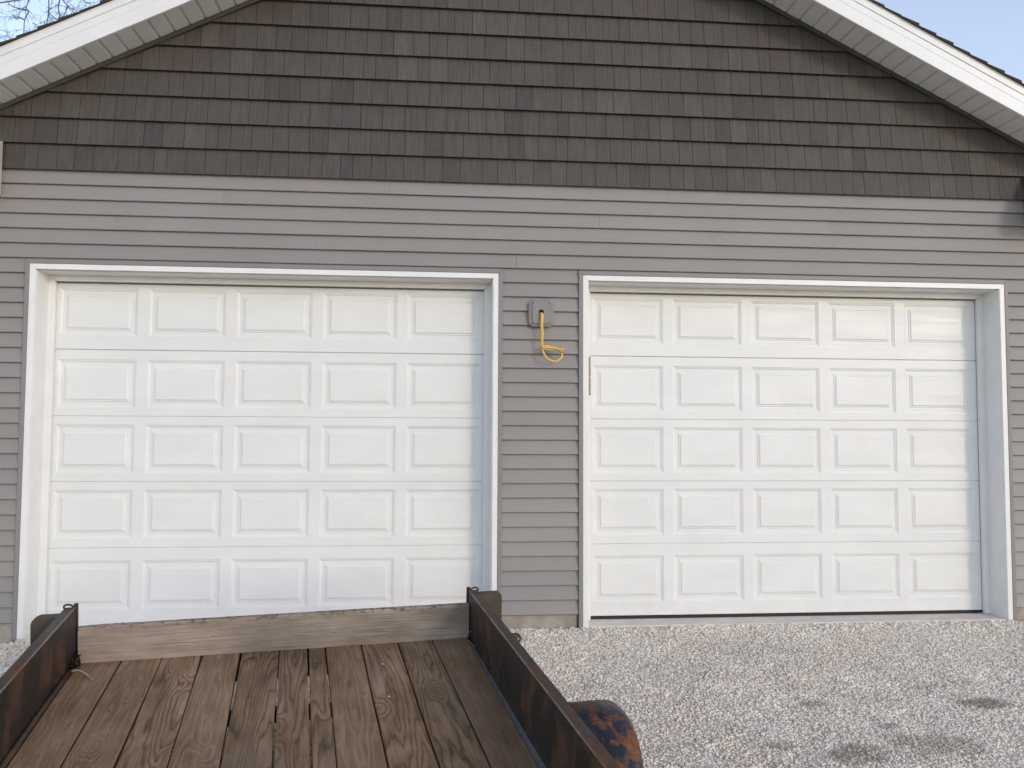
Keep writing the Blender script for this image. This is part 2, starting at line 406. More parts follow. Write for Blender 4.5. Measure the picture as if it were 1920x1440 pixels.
# siding boards
def board(x0, x1, z0, z1, dy=0.0):
    """clapboard: butt at the foot, leaning back to the top"""
    b = MB()
    t = (z1 - z0) / E
    yb, yt = 0.0 - dy, .0215 * t - dy
    pts = [(yb + .003, z0 - .001), (yb, z0 + .003), (yt, z1 + (.004 if t > .9 else 0)), (.0235, z1 + (.004 if t > .9 else 0)), (.0235, z0 + .013), (yb + .0045, z0 + .013), (yb + .0035, z0 - .001)]
    b.prism_yz(pts, x0, x1)
    return gp_(b, 'siding_board', M['vinyl'])
for n in range(0, 23):
    for x0, x1 in ((XL, -.031), (3.201, 3.748), (7.0, XR)): board(x0, x1, n * E, (n + 1) * E)
for x0, x1 in ((XL, -.031), (3.201, 3.748), (7.0, XR)): board(x0, x1, 23 * E, 24 * E)
joints = {24: [3.3, 6.3], 25: [1.9, 5.1], 26: [.55, 5.66], 27: [3.9, 5.63], 28: [1.26, 6.6], 29: [2.4, 4.4]}
for n in range(24, 30):
    xx = [XL] + joints[n] + [XR]
    for i in range(len(xx) - 1):
        board(xx[i] + (0 if i == 0 else -.0), xx[i + 1] + (.0 if i == len(xx) - 2 else -.0012), n * E, (n + 1) * E, .0012 if i % 2 else 0)
for x0, x1 in ((-.031, 3.201), (3.748, 7.0)):
    b = MB(); b.prism_yz([(.012, 2.412), (.0165, 24 * E + .004), (.0235, 24 * E + .004), (.0235, 2.412)], x0 + .001, x1 - .001); gp_(b, 'siding_board', M['vinyl'])
for x in (XL, XR):
    s = -1 if x == XL else 1
    b = MB(); b.box(min(x, x + s * .02), max(x, x + s * .02), -.012, .09, -.12, 3.1); gp_(b, 'corner_post', M['taupe'], bevel=.002)

# channels, trim and jambs of the two openings
def opening(xa, xb):
    zt = 2.396; zb = -.104
    def ring(w0, w1, y0, y1, name, mat, zbot=zb, bev=.0, only=None):
        # mitred frame between insets w0 (outer) and w1 (inner)
        A = (xa + w0, zt - w0); B = (xa + w1, zt - w1); C = (xb - w0, zt - w0); D = (xb - w1, zt - w1)
        for pts in ([(A[0], zbot), A, (B[0], B[1]), (B[0], zbot)], [A, (C[0] - .0, C[1]), D, B], [(C[0], zbot), (D[0], zbot), D, C]):
            head = abs(pts[0][1] - pts[1][1]) < 1e-6 and pts[0][1] > 1
            if only is not None and head != only: continue
            c = (sum(p[0] for p in pts) / 4, sum(p[1] for p in pts) / 4)
            q = [(p[0] + (c[0] - p[0]) * .0002, p[1]) for p in pts]
            b = MB(); b.prism_xz(q, y0, y1); gp_(b, name, mat, bevel=bev)
    ring(-.030, -.001, -.009, .026, 'j_channel', M['taupe'], zb - .004, .002)
    ring(0, .037, -.006, .0, 'door_trim', M['trim'], zb, .0012)
    # a thin bead, the jamb and the stop moulding
    ring(.012, .0405, .0, .012, 'door_jamb', M['trim'], zb + .004, only=False)
    ring(.012, .043, .012, .182, 'door_jamb', M['trim'], zb + .014, only=False)
    ring(.012, .026, .0, .026, 'door_jamb', M['trim'], zb, only=True)
    ring(.012, .0385, .026, .034, 'door_jamb', M['trim'], zb, only=True)
    ring(.012, .043, .034, .182, 'door_jamb', M['trim'], zb, only=True)
    ring(.012, .088, .182, .216, 'door_stop', M['trim'], -.083, .003, only=False)
    ring(.012, .084, .182, .206, 'door_stop', M['trim'], -.083, .003, only=True)
    gp_(MB().box(xa + .089, xb - .089, .2005, .2150, 2.3045, 2.3085), 'head_shade_strip', M['dark_line'])  # added dark strip, stands in for the shade line under the head stop
opening(0, 3.171); opening(3.777, 6.974)

# doors
SEC = [-.062, .459, .916, 1.373, 1.838, 2.34]; PZ = [.034, .521, .975, 1.431, 1.933]; PH, PW, PP = .338, .530, .605
DY = .220
prof = [(0, 0), (.003, .004), (.010, .005), (.020, .011), (.041, .011), (.046, .0068), (.053, .0064), (.060, .001), (.062, .0002)]
pm = MB(); ringv = []
for w, d in prof: ringv.append([(w, d, w), (PW - w, d, w), (PW - w, d, PH - w), (w, d, PH - w)])
for r_ in ringv: pm.v += r_
for i in range(len(prof) - 1):
    for k in range(4): pm.f.append((i * 4 + k, i * 4 + (k + 1) % 4, (i + 1) * 4 + (k + 1) % 4, (i + 1) * 4 + k))
L_ = (len(prof) - 1) * 4; pm.f.append((L_, L_ + 1, L_ + 2, L_ + 3))
panel_me = pm.mesh('raised_panel', M['door'])
# keep the normals facing out of the wall (-Y)
if panel_me.polygons[len(panel_me.polygons) - 1].normal.y > 0: panel_me.flip_normals()
for di, xc in enumerate((1.580, 5.364)):
    door = gp_(MB().add([(xc, DY + .03, -.05), (xc + .01, DY + .03, -.05), (xc, DY + .03, -.04)], [(0, 1, 2)]), 'tmp', None)
    bpy.data.objects.remove(door)
    door = MB().box(xc - 1.52, xc + 1.52, DY + .014, DY + .045, -.058, 2.335).obj('garage_door', M['door'], garage, off=GO)
    tag(door, label=('white sectional garage door behind the trailer', 'white sectional garage door over the open gravel')[di])
    p0 = xc - (PP * 4 + PW) / 2
    for s in range(5):
        SEC[0] = -.062 if di else -.078
        z0, z1 = SEC[s] + (.0014 if s == 4 else .0004), SEC[s + 1] - (.0014 if s == 3 else .0004)
        b = MB(); X = [xc - 1.524] + [v for k in range(5) for v in (p0 + PP * k, p0 + PP * k + PW)] + [xc + 1.524]; Z = [z0 + (.004 if s == 4 else .002), PZ[s], PZ[s] + PH, z1 - .003]
        def V(x, z, y=DY): b.v.append((x, y, z)); return len(b.v) - 1
        for i in range(len(X) - 1):
            for j in range(3):
                if j == 1 and i % 2 == 1: continue
                b.f.append((V(X[i], Z[j]), V(X[i + 1], Z[j]), V(X[i + 1], Z[j + 1]), V(X[i], Z[j + 1])))
        # rolled top and bottom edges of the section
        b.f.append((V(X[0], Z[0]), V(X[0], z0, DY + .004), V(X[-1], z0, DY + .004), V(X[-1], Z[0])))
        b.f.append((V(X[0], z0, DY + .004), V(X[0], z0, DY + .0145), V(X[-1], z0, DY + .0145), V(X[-1], z0, DY + .004)))
        b.f.append((V(X[0], Z[3]), V(X[-1], Z[3]), V(X[-1], z1, DY + .004), V(X[0], z1, DY + .004)))
        b.f.append((V(X[0], z1, DY + .004), V(X[-1], z1, DY + .004), V(X[-1], z1, DY + .0145), V(X[0], z1, DY + .0145)))
        me = bpy.data.meshes.new('door_section'); me.from_pydata([(x - GO[0], y - GO[1], z - GO[2]) for x, y, z in b.v], [], b.f)
        bm = bmesh.new(); bm.from_mesh(me); bmesh.ops.remove_doubles(bm, verts=bm.verts, dist=.0004); bm.to_mesh(me); bm.free(); me.materials.append(M['door'])
        link(bpy.data.objects.new('door_section', me), door)
        for k in range(5):
            o = bpy.data.objects.new('raised_panel', panel_me); o.location = (p0 + PP * k - GO[0], DY - GO[1], PZ[s] - GO[2]); link(o, door)
    b = MB(); b.box(xc - 1.49, xc + 1.49, DY - .004, DY + .03, -.0840, -.064 if di else -.080); b.obj('bottom_seal', M['rubber'], door, off=GO)
# little tan weatherstrip pieces by the left edge of the right door
for z0, z1 in ((1.683, 1.828), (1.545, 1.678)):
    b = MB(); b.box(3.846, 3.864, .166, .1812, z0, z1); gp_(b, 'weatherstrip', M['tan'], bevel=.002)

# shakes
def clip(poly, a, c):     # keep a.x*x + a.z*z <= c
    out = []
    for i in range(len(poly)):
        p, q = poly[i], poly[(i + 1) % len(poly)]
        dp, dq = a[0] * p[0] + a[1] * p[1] - c, a[0] * q[0] + a[1] * q[1] - c
        if dp <= 0: out.append(p)
        if dp * dq < 0:
            t = dp / (dp - dq); out.append((p[0] + t * (q[0] - p[0]), p[1] + t * (q[1] - p[1])))
    return out
sh = []; SP = .1805; SZ = 3.043
for n in range(13):
    x = XL + .02 - random.uniform(0, .1) - .002; z0 = SZ + n * SP
    while x < XR:
        w = random.choice((.086, .1, .112, .128, .128, .142, .155)); x1 = min(x + w, XR - .02)
        poly = [(max(x + .0014, XL + .02), z0), (x1 - .0014, z0), (x1 - .0014, z0 + SP + .012), (max(x + .0014, XL + .02), z0 + SP + .012)]
        poly = clip(poly, (-.5, 1), GB - .5 * XC - .012); poly = clip(poly, (.5, 1), GB + .5 * XC - .012) if len(poly) > 2 else poly
        if len(poly) > 2 and poly[0][0] < poly[1][0]:
            sh.append((n, poly, max(p[0] for p in poly) - min(p[0] for p in poly), z0, x))
        x += w
def add_shake(b, poly, z0, lip):
    def yy(z): return -.011 - lip + .027 * (z - z0) / SP
    fr = [(x, yy(z), z) for x, z in poly]; bk = [(x, .0235 if z > z0 + .02 else yy(z) + .007, z) for x, z in poly]
    b.loft(fr, bk)
vis = [s for s in sh if -.35 < s[4] < 7.25 and s[3] < 4.35]
def area(s): return s[2] * (max(p[1] for p in s[1]) - s[3])
vis.sort(key=area, reverse=True); keep = set(id(s) for s in vis[:296]); rest = MB(); tones = []
for s in sh:
    tn = min(1, max(0, random.gauss(.5, .26))); lip = random.uniform(0, .0018)
    if id(s) in keep:
        b = MB(); add_shake(b, s[1], s[3], lip); gp_(b, 'shake', M['shake'], tone=tn)
    else:
        add_shake(rest, s[1], s[3], lip); tones += [tn] * (len(s[1]) * 2)
tag(gp_(rest, 'shake_siding', M['shake'], tone=tones), kind='stuff')
b = MB(); b.prism_xz([(XL + .02, 3.035), (XR - .02, 3.035), (XR - .02, zr(XR) - .03), (XC, GB - .03), (XL + .02, zr(XL) - .03)], .024, .07); gp_(b, 'sheathing', M['backer'])
b = MB(); b.box(XL, XR, -.004, .02, 3.0495, 3.053); gp_(b, 'starter_strip', M['taupe'])

# rake: soffit slats, fascia, drip edge, roof
OV = .30; EX = 1.40 - .80 + .80       # eave ends 1.4 m outside the door jamb line
XE0, XE1 = -1.40, 8.328
sl_ = .1 / math.cos(math.atan(.5)) * .8
def soffit():
    me_cache = {}
    for side in (-1, 1):
        n = int((XC - XE0) / .102)
        for i in range(n):
            xa = XC + side * i * .102; xb = XC + side * (i + 1) * .102 - side * .004; xm = xa + side * .011
            b = MB(); g_ = .010
            def P(x, dz, y): return (x, y, zr(x) + dz)
            # recessed V groove at one edge and a flat face
            prof_ = [(xa, .012), (xa + side * .003, .002), (xa + side * .013, .012), (xa + side * .016, 0), (xb - side * .001, 0), (xb + side * .003, .012)]
            a = [P(x, dz, -OV + .002) for x, dz in prof_]; c = [P(x, dz, -.004) for x, dz in prof_]
            a += [P(xb + side * .003, .018, -OV + .002), P(xa, .018, -OV + .002)]; c += [P(xb + side * .003, .018, -.004), P(xa, .018, -.004)]
            b.loft(a, c); gp_(b, 'soffit_panel', M['soffit'])
        # channel against the wall
        def rake_prism(pts, x0, x1):   # pts: (y, dz) profile swept along the rake
            b = MB(); b.loft([(x0, y, zr(x0) + dz) for y, dz in pts], [(x1, y, zr(x1) + dz) for y, dz in pts]); return b
        xo = XE0 if side < 0 else XE1
        gp_(rake_prism([(-.022, -.034), (-.0075, -.034), (-.0075, -.001), (-.022, -.001)], XC, xo), 'soffit_channel', M['rakech'])
        # fascia in two lengths with a lap
        cuts = [XC, XC - 2.15 if side < 0 else XC + 3.66, xo] if side < 0 else [XC, XC + 1.35, xo]
        if side < 0: cuts = [XC, .70, xo]
        for i in range(2):
            d = .0015 * i
            pts = [(-OV - .020 - d, -.022), (-OV - .022 - d, -.018), (-OV - .021 - d, .075), (-OV - .019 - d, .078), (-OV - .021 - d, .081), (-OV - .021 - d, .135), (-OV, .135), (-OV, -.022)]
            gp_(rake_prism(pts, cuts[i], cuts[i + 1]), 'fascia', M['fascia'])
        gp_(rake_prism([(-OV - .027, .134), (-OV - .029, .137), (-OV - .029, .183), (-OV - .034, .187), (-OV - .034, .191), (-OV + .05, .191), (-OV + .05, .1355), (-OV - .0195, .1355)], XC, xo), 'drip_edge', M['fascia'])
        gp_(rake_prism([(-OV + .052, .165), (-OV + .052, .190), (8.25, .190), (8.25, .165)], XC, xo), 'roof_deck', M['backer'])
        # shingle courses; every butt stands proud
        cd = .1275
        nn = int(abs(xo - XC) / cd) + 1
        for i in range(nn):
            xa = XC + side * i * cd; xb = min(abs(xo - XC) + .03, (i + 1) * cd) * side + XC
            j = random.uniform(-.003, .004)
            pts = [(xa, .192), (xa, .200), (xb, .213 + j), (xb, .192)]
            a = [(x, -OV - .046 - j, zr(x) + dz) for x, dz in pts]; c = [(x, 8.3, zr(x) + dz) for x, dz in pts]
            b = MB(); b.loft(a, c); gp_(b, 'shingle_course', M['asphalt'])
soffit()
# cornice returns at the two lower corners, with a small sloping cap, and eave boxes running back
for side in (-1, 1):
    xi = -.197 if side < 0 else 7.158; xo = XE0 + .0 if side < 0 else XE1
    xs_ = sorted((xi, xo))
    b = MB(); b.loft([(xs_[0], -.0135, 2.85), (xs_[0], -OV, 2.85), (xs_[0], -OV, 3.01), (xs_[0], -.0135, 3.225)], [(xs_[1], -.0135, 2.85), (xs_[1], -OV, 2.85), (xs_[1], -OV, 3.01), (xs_[1], -.0135, 3.225)])
    gp_(b, 'cornice_return', M['return'], bevel=.004)
    xw = XL - .002 if side < 0 else XR + .002
    b = MB(); a = sorted((xw, xo)); b.prism_xz([(a[0], 2.85), (a[1], 2.85), (a[1], zr(a[1]) + .1), (a[0], zr(a[0]) + .1)], .10, 8.2); gp_(b, 'eave_box', M['fascia'])

# ------------------------------------------------------------------ mounting block and yellow cable
MBO = (3.470, 0, 2.118)
mblock = empty('mounting_block', (3.470, -.002, 2.01), 'taupe plastic mounting block with a round hole between the two doors', 'mounting block')
MBO = (3.470, -.002, 2.01)
def octo(hw, hh, c): return [(-hw + c, -hh), (hw - c, -hh), (hw, -hh + c), (hw, hh - c), (hw - c, hh), (-hw + c, hh), (-hw, hh - c), (-hw, -hh + c)]
cx, cz = 3.473, 2.116
def ring_xz(pa, ya, pb, yb): return [(cx + x, ya, cz + z) for x, z in pa], [(cx + x, yb, cz + z) for x, z in pb]
b = MB(); a, c = ring_xz(octo(.089, .098, .028), .012, octo(.089, .098, .028), -.016); b.loft(a, c, capb=False)
a, c = ring_xz(octo(.089, .098, .028), -.016, octo(.080, .089, .026), -.022); b.loft(a, c, capa=False)
b.obj('back_plate', M['taupe'], mblock, off=MBO)
# square cover with a real hole
hw, hh = .062, .076; seg = 32; r0 = .0185; hz = .006
def cover():
    b = MB(); inner = []; outer = []
    for k in range(seg):
        t = 2 * math.pi * k / seg; c_, s_ = math.cos(t), math.sin(t)
        inner.append((c_ * r0, s_ * r0 + hz)); m = min(hw / abs(c_) if abs(c_) > 1e-6 else 9, hh / abs(s_) if abs(s_) > 1e-6 else 9)
        outer.append((c_ * m, s_ * m))
    for y, pts in ((-.032, inner), (-.032, outer), (-.020, outer), (-.006, inner)):
        b.v += [(cx + x, y, cz + z) for x, z in pts]
    for k in range(seg):
        k2 = (k + 1) % seg
        b.f += [(k, k2, seg + k2, seg + k), (seg + k, seg + k2, 2 * seg + k2, 2 * seg + k), (3 * seg + k, 3 * seg + k2, k2, k)]
    return b
cover().obj('cover', M['taupe'], mblock, off=MBO)
b = MB(); b.add([(cx + math.cos(k / 10 * math.pi) * .020, -.0232, cz + hz + math.sin(k / 10 * math.pi) * .020) for k in range(20)], [tuple(range(20))]); b.obj('dark_hole', M['dark'], mblock, off=MBO)
b = MB()
for x0, x1, z0, z1 in ((-.0633, .0633,   .060, .0773), (-.0633, .0633, -.0773, -.060), (-.0633, -.045, -.06, .06), (.045, .0633, -.06, .06)): b.box(cx + x0, cx + x1, -.0238, -.0221, cz + z0, cz + z1)
b.obj('cover_rim', M['dark_line'], mblock, off=MBO)
# cable: down, then a loop with bare ends
def spline(pts, n=10):
    P = [Vector(p) for p in pts]; P = [P[0] * 2 - P[1]] + P + [P[-1] * 2 - P[-2]]; out = []
    for i in range(1, len(P) - 2):
        for k in range(n):
            t = k / n; a, b_, c, d = P[i - 1:i + 3]
            out.append(.5 * ((2 * b_) + (c - a) * t + (2 * a - 5 * b_ + 4 * c - d) * t * t + (3 * b_ - a - 3 * c + d) * t ** 3))
    out.append(P[-2]); return out
def flatcable(b, path, w, h):
    b.tube(path, h, 8)
ycab = empty('electrical_cable', (3.475, -.03, 1.76), 'yellow electrical cable hanging in a loop from the hole of the mounting block', 'cable')
YO = (3.475, -.03, 1.76)
# pixel-measured points on the wall plane (X, Z)
p1 = [(3.4700, -.015, 2.116), (3.4700, -.042, 2.112), (3.4725, -.055, 2.09), (3.470, -.062, 2.02), (3.474, -.066, 1.965), (3.471, -.068, 1.915), (3.472, -.070, 1.880), (3.474, -.072, 1.862), (3.482, -.074, 1.835), (3.500, -.078, 1.800), (3.530, -.082, 1.778), (3.560, -.085, 1.768), (3.590, -.086, 1.778), (3.611, -.084, 1.800), (3.612, -.080, 1.825), (3.596, -.074, 1.848), (3.560, -.066, 1.868), (3.520, -.060, 1.876), (3.486, -.058, 1.876)]
b = MB(); b.tube(spline(p1, 7), .0066, 8); b.obj('sheath', M['wire'], ycab, off=YO, smooth=True)
p2 = [(3.478, -.012, 2.114), (3.480, -.046, 2.108), (3.4795, -.060, 2.08), (3.4765, -.066, 2.02), (3.480, -.070, 1.965), (3.4765, -.073, 1.915), (3.478, -.076, 1.876), (3.486, -.080, 1.866), (3.515, -.082, 1.866), (3.550, -.085, 1.862), (3.585, -.088, 1.856), (3.620, -.092, 1.852)]
b = MB(); b.tube(spline(p2, 7), .0060, 8); b.obj('sheath', M['wire'], ycab, off=YO, smooth=True)
p3 = [(3.482, -.074, 1.860), (3.51, -.072, 1.852), (3.55, -.074, 1.850), (3.585, -.078, 1.856), (3.632, -.084, 1.858)]
b = MB(); b.tube(spline(p3, 6), .0044, 6); b.obj('conductor', M['wire'], ycab, off=YO, smooth=True)
for e in ([(3.59, -.084, 1.84), (3.612, -.085, 1.832), (3.622, -.09, 1.836)], [(3.600, -.08, 1.835), (3.610, -.082, 1.822), (3.618, -.08, 1.812)]):
    b = MB(); b.tube(spline(e, 4), .0018, 5); b.obj('bare_wire', M['copper'], ycab, off=YO, smooth=True)
b = MB(); b.tube([(3.476 + .010 * math.cos(t), -.075 + .012 * math.sin(t) * 1, 1.866 + .003 * math.sin(2 * t)) for t in np.linspace(0, 2 * math.pi, 12, endpoint=False)], .003, 5, closed=True); b.obj('wrap', M['wire'], ycab, off=YO, smooth=True)

# ------------------------------------------------------------------ trailer (own frame: x across, y away from camera, z up off the deck)
TA = Vector((1.01449, -1.58737, 0.14471)); tw = Vector((.9876, .15678, .0087)); td = Vector((-.15692, .98352, .08977)); tn = Vector((.00552, -.09002, .99592))
TM = Matrix(((tw.x, td.x, tn.x, TA.x), (tw.y, td.y, tn.y, TA.y), (tw.z, td.z, tn.z, TA.z), (0, 0, 0, 1)))
base_off = (.96, -1.7, -.38)
trailer = empty('utility_trailer', None, 'flat trailer with brown plank deck and rusty dark rails before the left door', 'trailer', mat=TM @ Matrix.Translation(base_off))
def tp(mb, name, mat, par=None, **k): return mb.obj(name, mat, par or trailer, off=base_off, **k)
NE = -3.35                       # near end of the deck
edges = [.004, .193, .381, .568, .755, .944, 1.085, 1.174, 1.360, 1.548, 1.734, 1.925]
for i in range(11):
    g0 = .0035; ga = {4: .005, 6: .0045, 5: .0035}.get(i, g0); gb = {3: .0045, 5: .0055, 4: .0035}.get(i, g0)
    x0, x1 = edges[i] + (ga if i else 0), edges[i + 1] - (gb if i < 10 else 0)
    b = MB(); ts = np.linspace(0, NE, 15); tilt = random.uniform(-.0012, .0012); zc = random.uniform(-.002, .001)
    rows = []
    for t in ts:
        if t == 0: t = .038
        wob = .0016 * math.sin(t * 3.1 + i * 2.3); wob2 = .0016 * math.sin(t * 2.3 + i * 1.7)
        xb = x1 if i < 10 else x1 + .0136 * t
        if i == 10: x1_ = xb
        rows.append([(x0 + wob, t, -.038), (x0 + wob, t, zc - .003), (x0 + wob + .004, t, zc), ((x0 + xb) / 2, t, zc + .0012), (xb + wob2 - .004, t, zc + tilt), (xb + wob2, t, zc - .003), (xb + wob2, t, -.038)])
    n = 7
    for r_ in rows: b.v += r_
    for j in range(len(rows) - 1):
        for k in range(n): b.f.append((j * n + k, j * n + (k + 1) % n, (j + 1) * n + (k + 1) % n, (j + 1) * n + k))
    b.f += [tuple(range(n)), tuple(range((len(rows) - 1) * n, len(rows) * n))]
    tp(b, 'plank', M['wood'])
# headboard with chewed top edge
b = MB(); N_ = 70; rows = []
for i in range(N_ + 1):
    x = .002 + 1.930 * i / N_; zt = .178 + .006 * i / N_ + noise.noise(Vector((x * 9, 2, 0))) * .0010 + noise.noise(Vector((x * 40, 5, 0))) * .0013 - (.003 if x < .05 else (.001 if x < .09 else 0))
    rows.append([(x, .001, .0015), (x, -.001, zt - .006), (x, .005, zt), (x, .036, zt + .001), (x, .038, .0015)])
for r_ in rows: b.v += r_
for j in range(N_):
    for k in range(5): b.f.append((j * 5 + k, j * 5 + (k + 1) % 5, (j + 1) * 5 + (k + 1) % 5, (j + 1) * 5 + k))
b.f += [tuple(range(5)), tuple(range(N_ * 5, N_ * 5 + 5))]
tp(b, 'headboard', M['wood2'])
# side rails: upright plate with an outward top flange
def rail(side):
    xi = -.018 if side < 0 else 1.936
    h0, h1 = (.268, .285) if side < 0 else (.250, .300)
    def hN(t): return h0 + (h1 - h0) * (-t) / 2.6
    o = side
    b = MB(); ys_ = np.linspace(.045, NE, 24); rows = []
    for t in ys_:
        H = hN(t) + noise.noise(Vector((t * 3, side, 0))) * .0012
        rows.append([(xi, t, -.10), (xi, t, H - .005), (xi + o * .005, t, H), (xi + o * 0.047, t, H - .001), (xi + o * 0.049, t, H - .004), (xi + o * 0.047, t, H - .008), (xi + o * .008, t, H - .008), (xi + o * .008, t, -.10)])
    n = 8
    for r_ in rows: b.v += r_
    for j in range(len(rows) - 1):
        for k in range(n): b.f.append((j * n + k, j * n + (k + 1) % n, (j + 1) * n + (k + 1) % n, (j + 1) * n + k))
    b.f += [tuple(range(n)), tuple(range((len(rows) - 1) * n, len(rows) * n))]
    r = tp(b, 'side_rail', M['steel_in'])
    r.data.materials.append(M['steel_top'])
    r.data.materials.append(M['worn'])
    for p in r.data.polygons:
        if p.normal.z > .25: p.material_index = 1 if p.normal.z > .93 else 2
    # end plate
    b = MB(); a_ = sorted((xi - o * .007, xi + o * .012)); b.box(a_[0], a_[1], .046, .072, -.05, hN(0) + .012); tp(b, 'end_plate', M['steel_in'], bevel=.003)
    # chain loop
    b = MB(); c0 = Vector((xi + o * .034, .050, hN(0) - .002))
    b.tube([c0 + Vector((o * .022 * math.cos(t), .006 * math.cos(t), .013 * math.sin(t))) for t in np.linspace(0, 2 * math.pi, 16, endpoint=False)], .0048, 6, closed=True)
    tp(b, 'chain_loop', M['steel_top'], smooth=True)
    # stake pocket box
    xa, xb = (xi + o * .059, 2.112 if o > 0 else -.205)
    if o < 0: xa, xb = xb, xa
    zt = .236; c = .018
    if o > 0: pts = [(xa, -.06), (xb, -.06), (xb, zt - c), (xb - .005, zt - .005), (xb - c, zt), (xa, zt)]
    else: pts = [(xa, -.06), (xb, -.06), (xb, zt), (xa + .03, zt), (xa + .008, zt - .010), (xa, zt - .03)]
    b = MB(); b.loft([(x, -.004, z) for x, z in pts], [(x, .06, z) for x, z in pts]); tp(b, 'stake_pocket', M['box'], bevel=.002)
    # small tie-down lug
    if o > 0:
        b = MB(); b.box(xi + .0585, xi + .082, -.71, -.66, .226, .240); b.tube([(xi + .082, -.66, .236), (xi + .094, -.67, .233), (xi + .098, -.70, .226), (xi + .086, -.712, .216)], .006, 6); tp(b, 'tie_down', M['box'])
    return r
rail(-1); rail(1)
# bottom strips at the deck edge
b = MB(); b.box(1.880, 1.9355, NE, -.03, -.012, -.006); tp(b, 'edge_strip', M['strip'])
b = MB(); b.tube([(-.004, -.02, .008), (-.006, -.6, .010), (-.004, -1.4, .009), (-.006, -2.2, .010), (-.005, NE, .010)], .0125, 8); tp(b, 'edge_rod', M['steel_top'], smooth=True)
# tangle of twisted wire in the far left corner and small tag right
b = MB()
for s in range(4):
    p = [Vector((.005 + random.uniform(-.012, .03), -.03 - random.uniform(0, .08), random.uniform(.01, .07))) for _ in range(5)]; b.tube(spline(p, 5), .0035, 5)
tp(b, 'wire_tangle', M['steel_in'], smooth=True)
b = MB(); b.tube(spline([(1.925, -.015, .004), (1.918, -.03, .02), (1.930, -.03, .045), (1.936, -.045, .05)], 5), .0035, 6); b.tube(spline([(1.92, -.03, .002), (1.926, -.08, .004), (1.932, -.15, .002)], 5), .004, 6); tp(b, 'wire_clip', M['strip'], smooth=True)
# frame underneath, axle, tongue
b = MB()
b.box(.0, 1.93, -.13, .03, -.095, -.0405)
for y in np.arange(-.60, NE, -.61): b.box(.0, 1.93, y - .05, y, -.095, -.0405)
tp(b, 'cross_member', M['steel_in'])
tp(MB().box(-.012, 1.932, .0395, .0445, -.10, .055), 'end_channel', M['steel_in'])
b = MB(); b.tube([(-.12, -1.48, -.15), (2.06, -1.48, -.15)], .03, 10); tp(b, 'axle', M['steel_in'])
for s in (-1, 1):
    b = MB(); b.loft([(.965 + s * .95, NE + .02, -.10), (.965 + s * .89, NE + .02, -.10), (.965 + s * .89, NE + .02, -.045), (.965 + s * .95, NE + .02, -.045)],
                     [(.965 + s * .06, NE - 1.2, -.10), (.965 + s * .005, NE - 1.2, -.10), (.965 + s * .005, NE - 1.2, -.045), (.965 + s * .06, NE - 1.2, -.045)]); tp(b, 'tongue_bar', M['steel_in'])
FR, FC, FN = .335, -1.46, -.128
for s in (-1, 1):
    xa = 1.945 if s > 0 else -.021
    prof_ = [(.040, 0), (.25, 0), (.276, -.004), (.292, -.018), (.297, -.050), (.291, -.050), (.286, -.020), (.273, -.009), (.25, -.005), (.040, -.005)]
    b = MB(); n = len(prof_); rings = []
    for a in np.linspace(R(2), R(178), 40):
        # a flatter, slightly tapered arch: outer lip pulls in at the ends
        pull = 1 - .15 * abs(math.cos(a)) ** 3
        rings.append([(xa + s * (.055 + (x - .055) * pull), FC + math.cos(a) * (FR + dz), FN + math.sin(a) * (FR + dz)) for x, dz in prof_])
    for r_ in rings: b.v += r_
    for j in range(len(rings) - 1):
        for k in range(n): b.f.append((j * n + k, j * n + (k + 1) % n, (j + 1) * n + (k + 1) % n, (j + 1) * n + k))
    b.f += [tuple(range(n)), tuple(range((len(rings) - 1) * n, len(rings) * n))]
    tp(b, 'fender', M['fender'], smooth=True)
    # wheel
    wx = xa + s * .16
    b = MB(); pr = [(-.085, .17), (-.09, .22), (-.075, .255), (-.05, .268), (.05, .268), (.075, .255), (.09, .22), (.085, .17)]; K = 36
    for k in range(K):
        t = 2 * math.pi * k / K; b.v += [(wx + x, FC + math.cos(t) * r_, FN + .0 + math.sin(t) * r_) for x, r_ in pr]
    for k in range(K):
        for j in range(8): b.f.append((k * 8 + j, k * 8 + (j + 1) % 8, ((k + 1) % K) * 8 + (j + 1) % 8, ((k + 1) % K) * 8 + j))
    w_ = tp(b, 'wheel', M['tyre'], smooth=True)
    b = MB(); b.tube([(wx - .05, FC, FN), (wx + .05, FC, FN)], .168, 28); b.tube([(wx - s * .02, FC, FN), (wx + s * .075, FC, FN)], .035, 12); tp(b, 'rim', M['strip'], w_)
# scrap of tape on the first plank
ribbon = [(.012, -.165, .024), (.03, -.170, .030), (.05, -.178, .030), (.075, -.192, .022), (.098, -.212, .012), (.112, -.232, .004), (.122, -.240, .005)]
sp = spline(ribbon, 5); b = MB(); n = len(sp)
for i, p in enumerate(sp):
    wv = Vector((.25, -1, 0)).normalized() * (.010 + .004 * math.sin(i * .5)); b.v += [tuple(p - wv), tuple(p + wv), tuple(p + wv + Vector((0, 0, .0015))), tuple(p - wv + Vector((0, 0, .0015)))]
for i in range(n - 1):
    for k in range(4): b.f.append((i * 4 + k, i * 4 + (k + 1) % 4, (i + 1) * 4 + (k + 1) % 4, (i + 1) * 4 + k))
b.f += [(0, 1, 2, 3), tuple(range(4 * n - 4, 4 * n))]
me = b.mesh('strap_scrap', M['tape']); o = bpy.data.objects.new('strap_scrap', me); o.matrix_world = TM; COL.objects.link(o); tag(o, 'short curled scrap of tan strap lying on the deck by the left rail', 'strap')
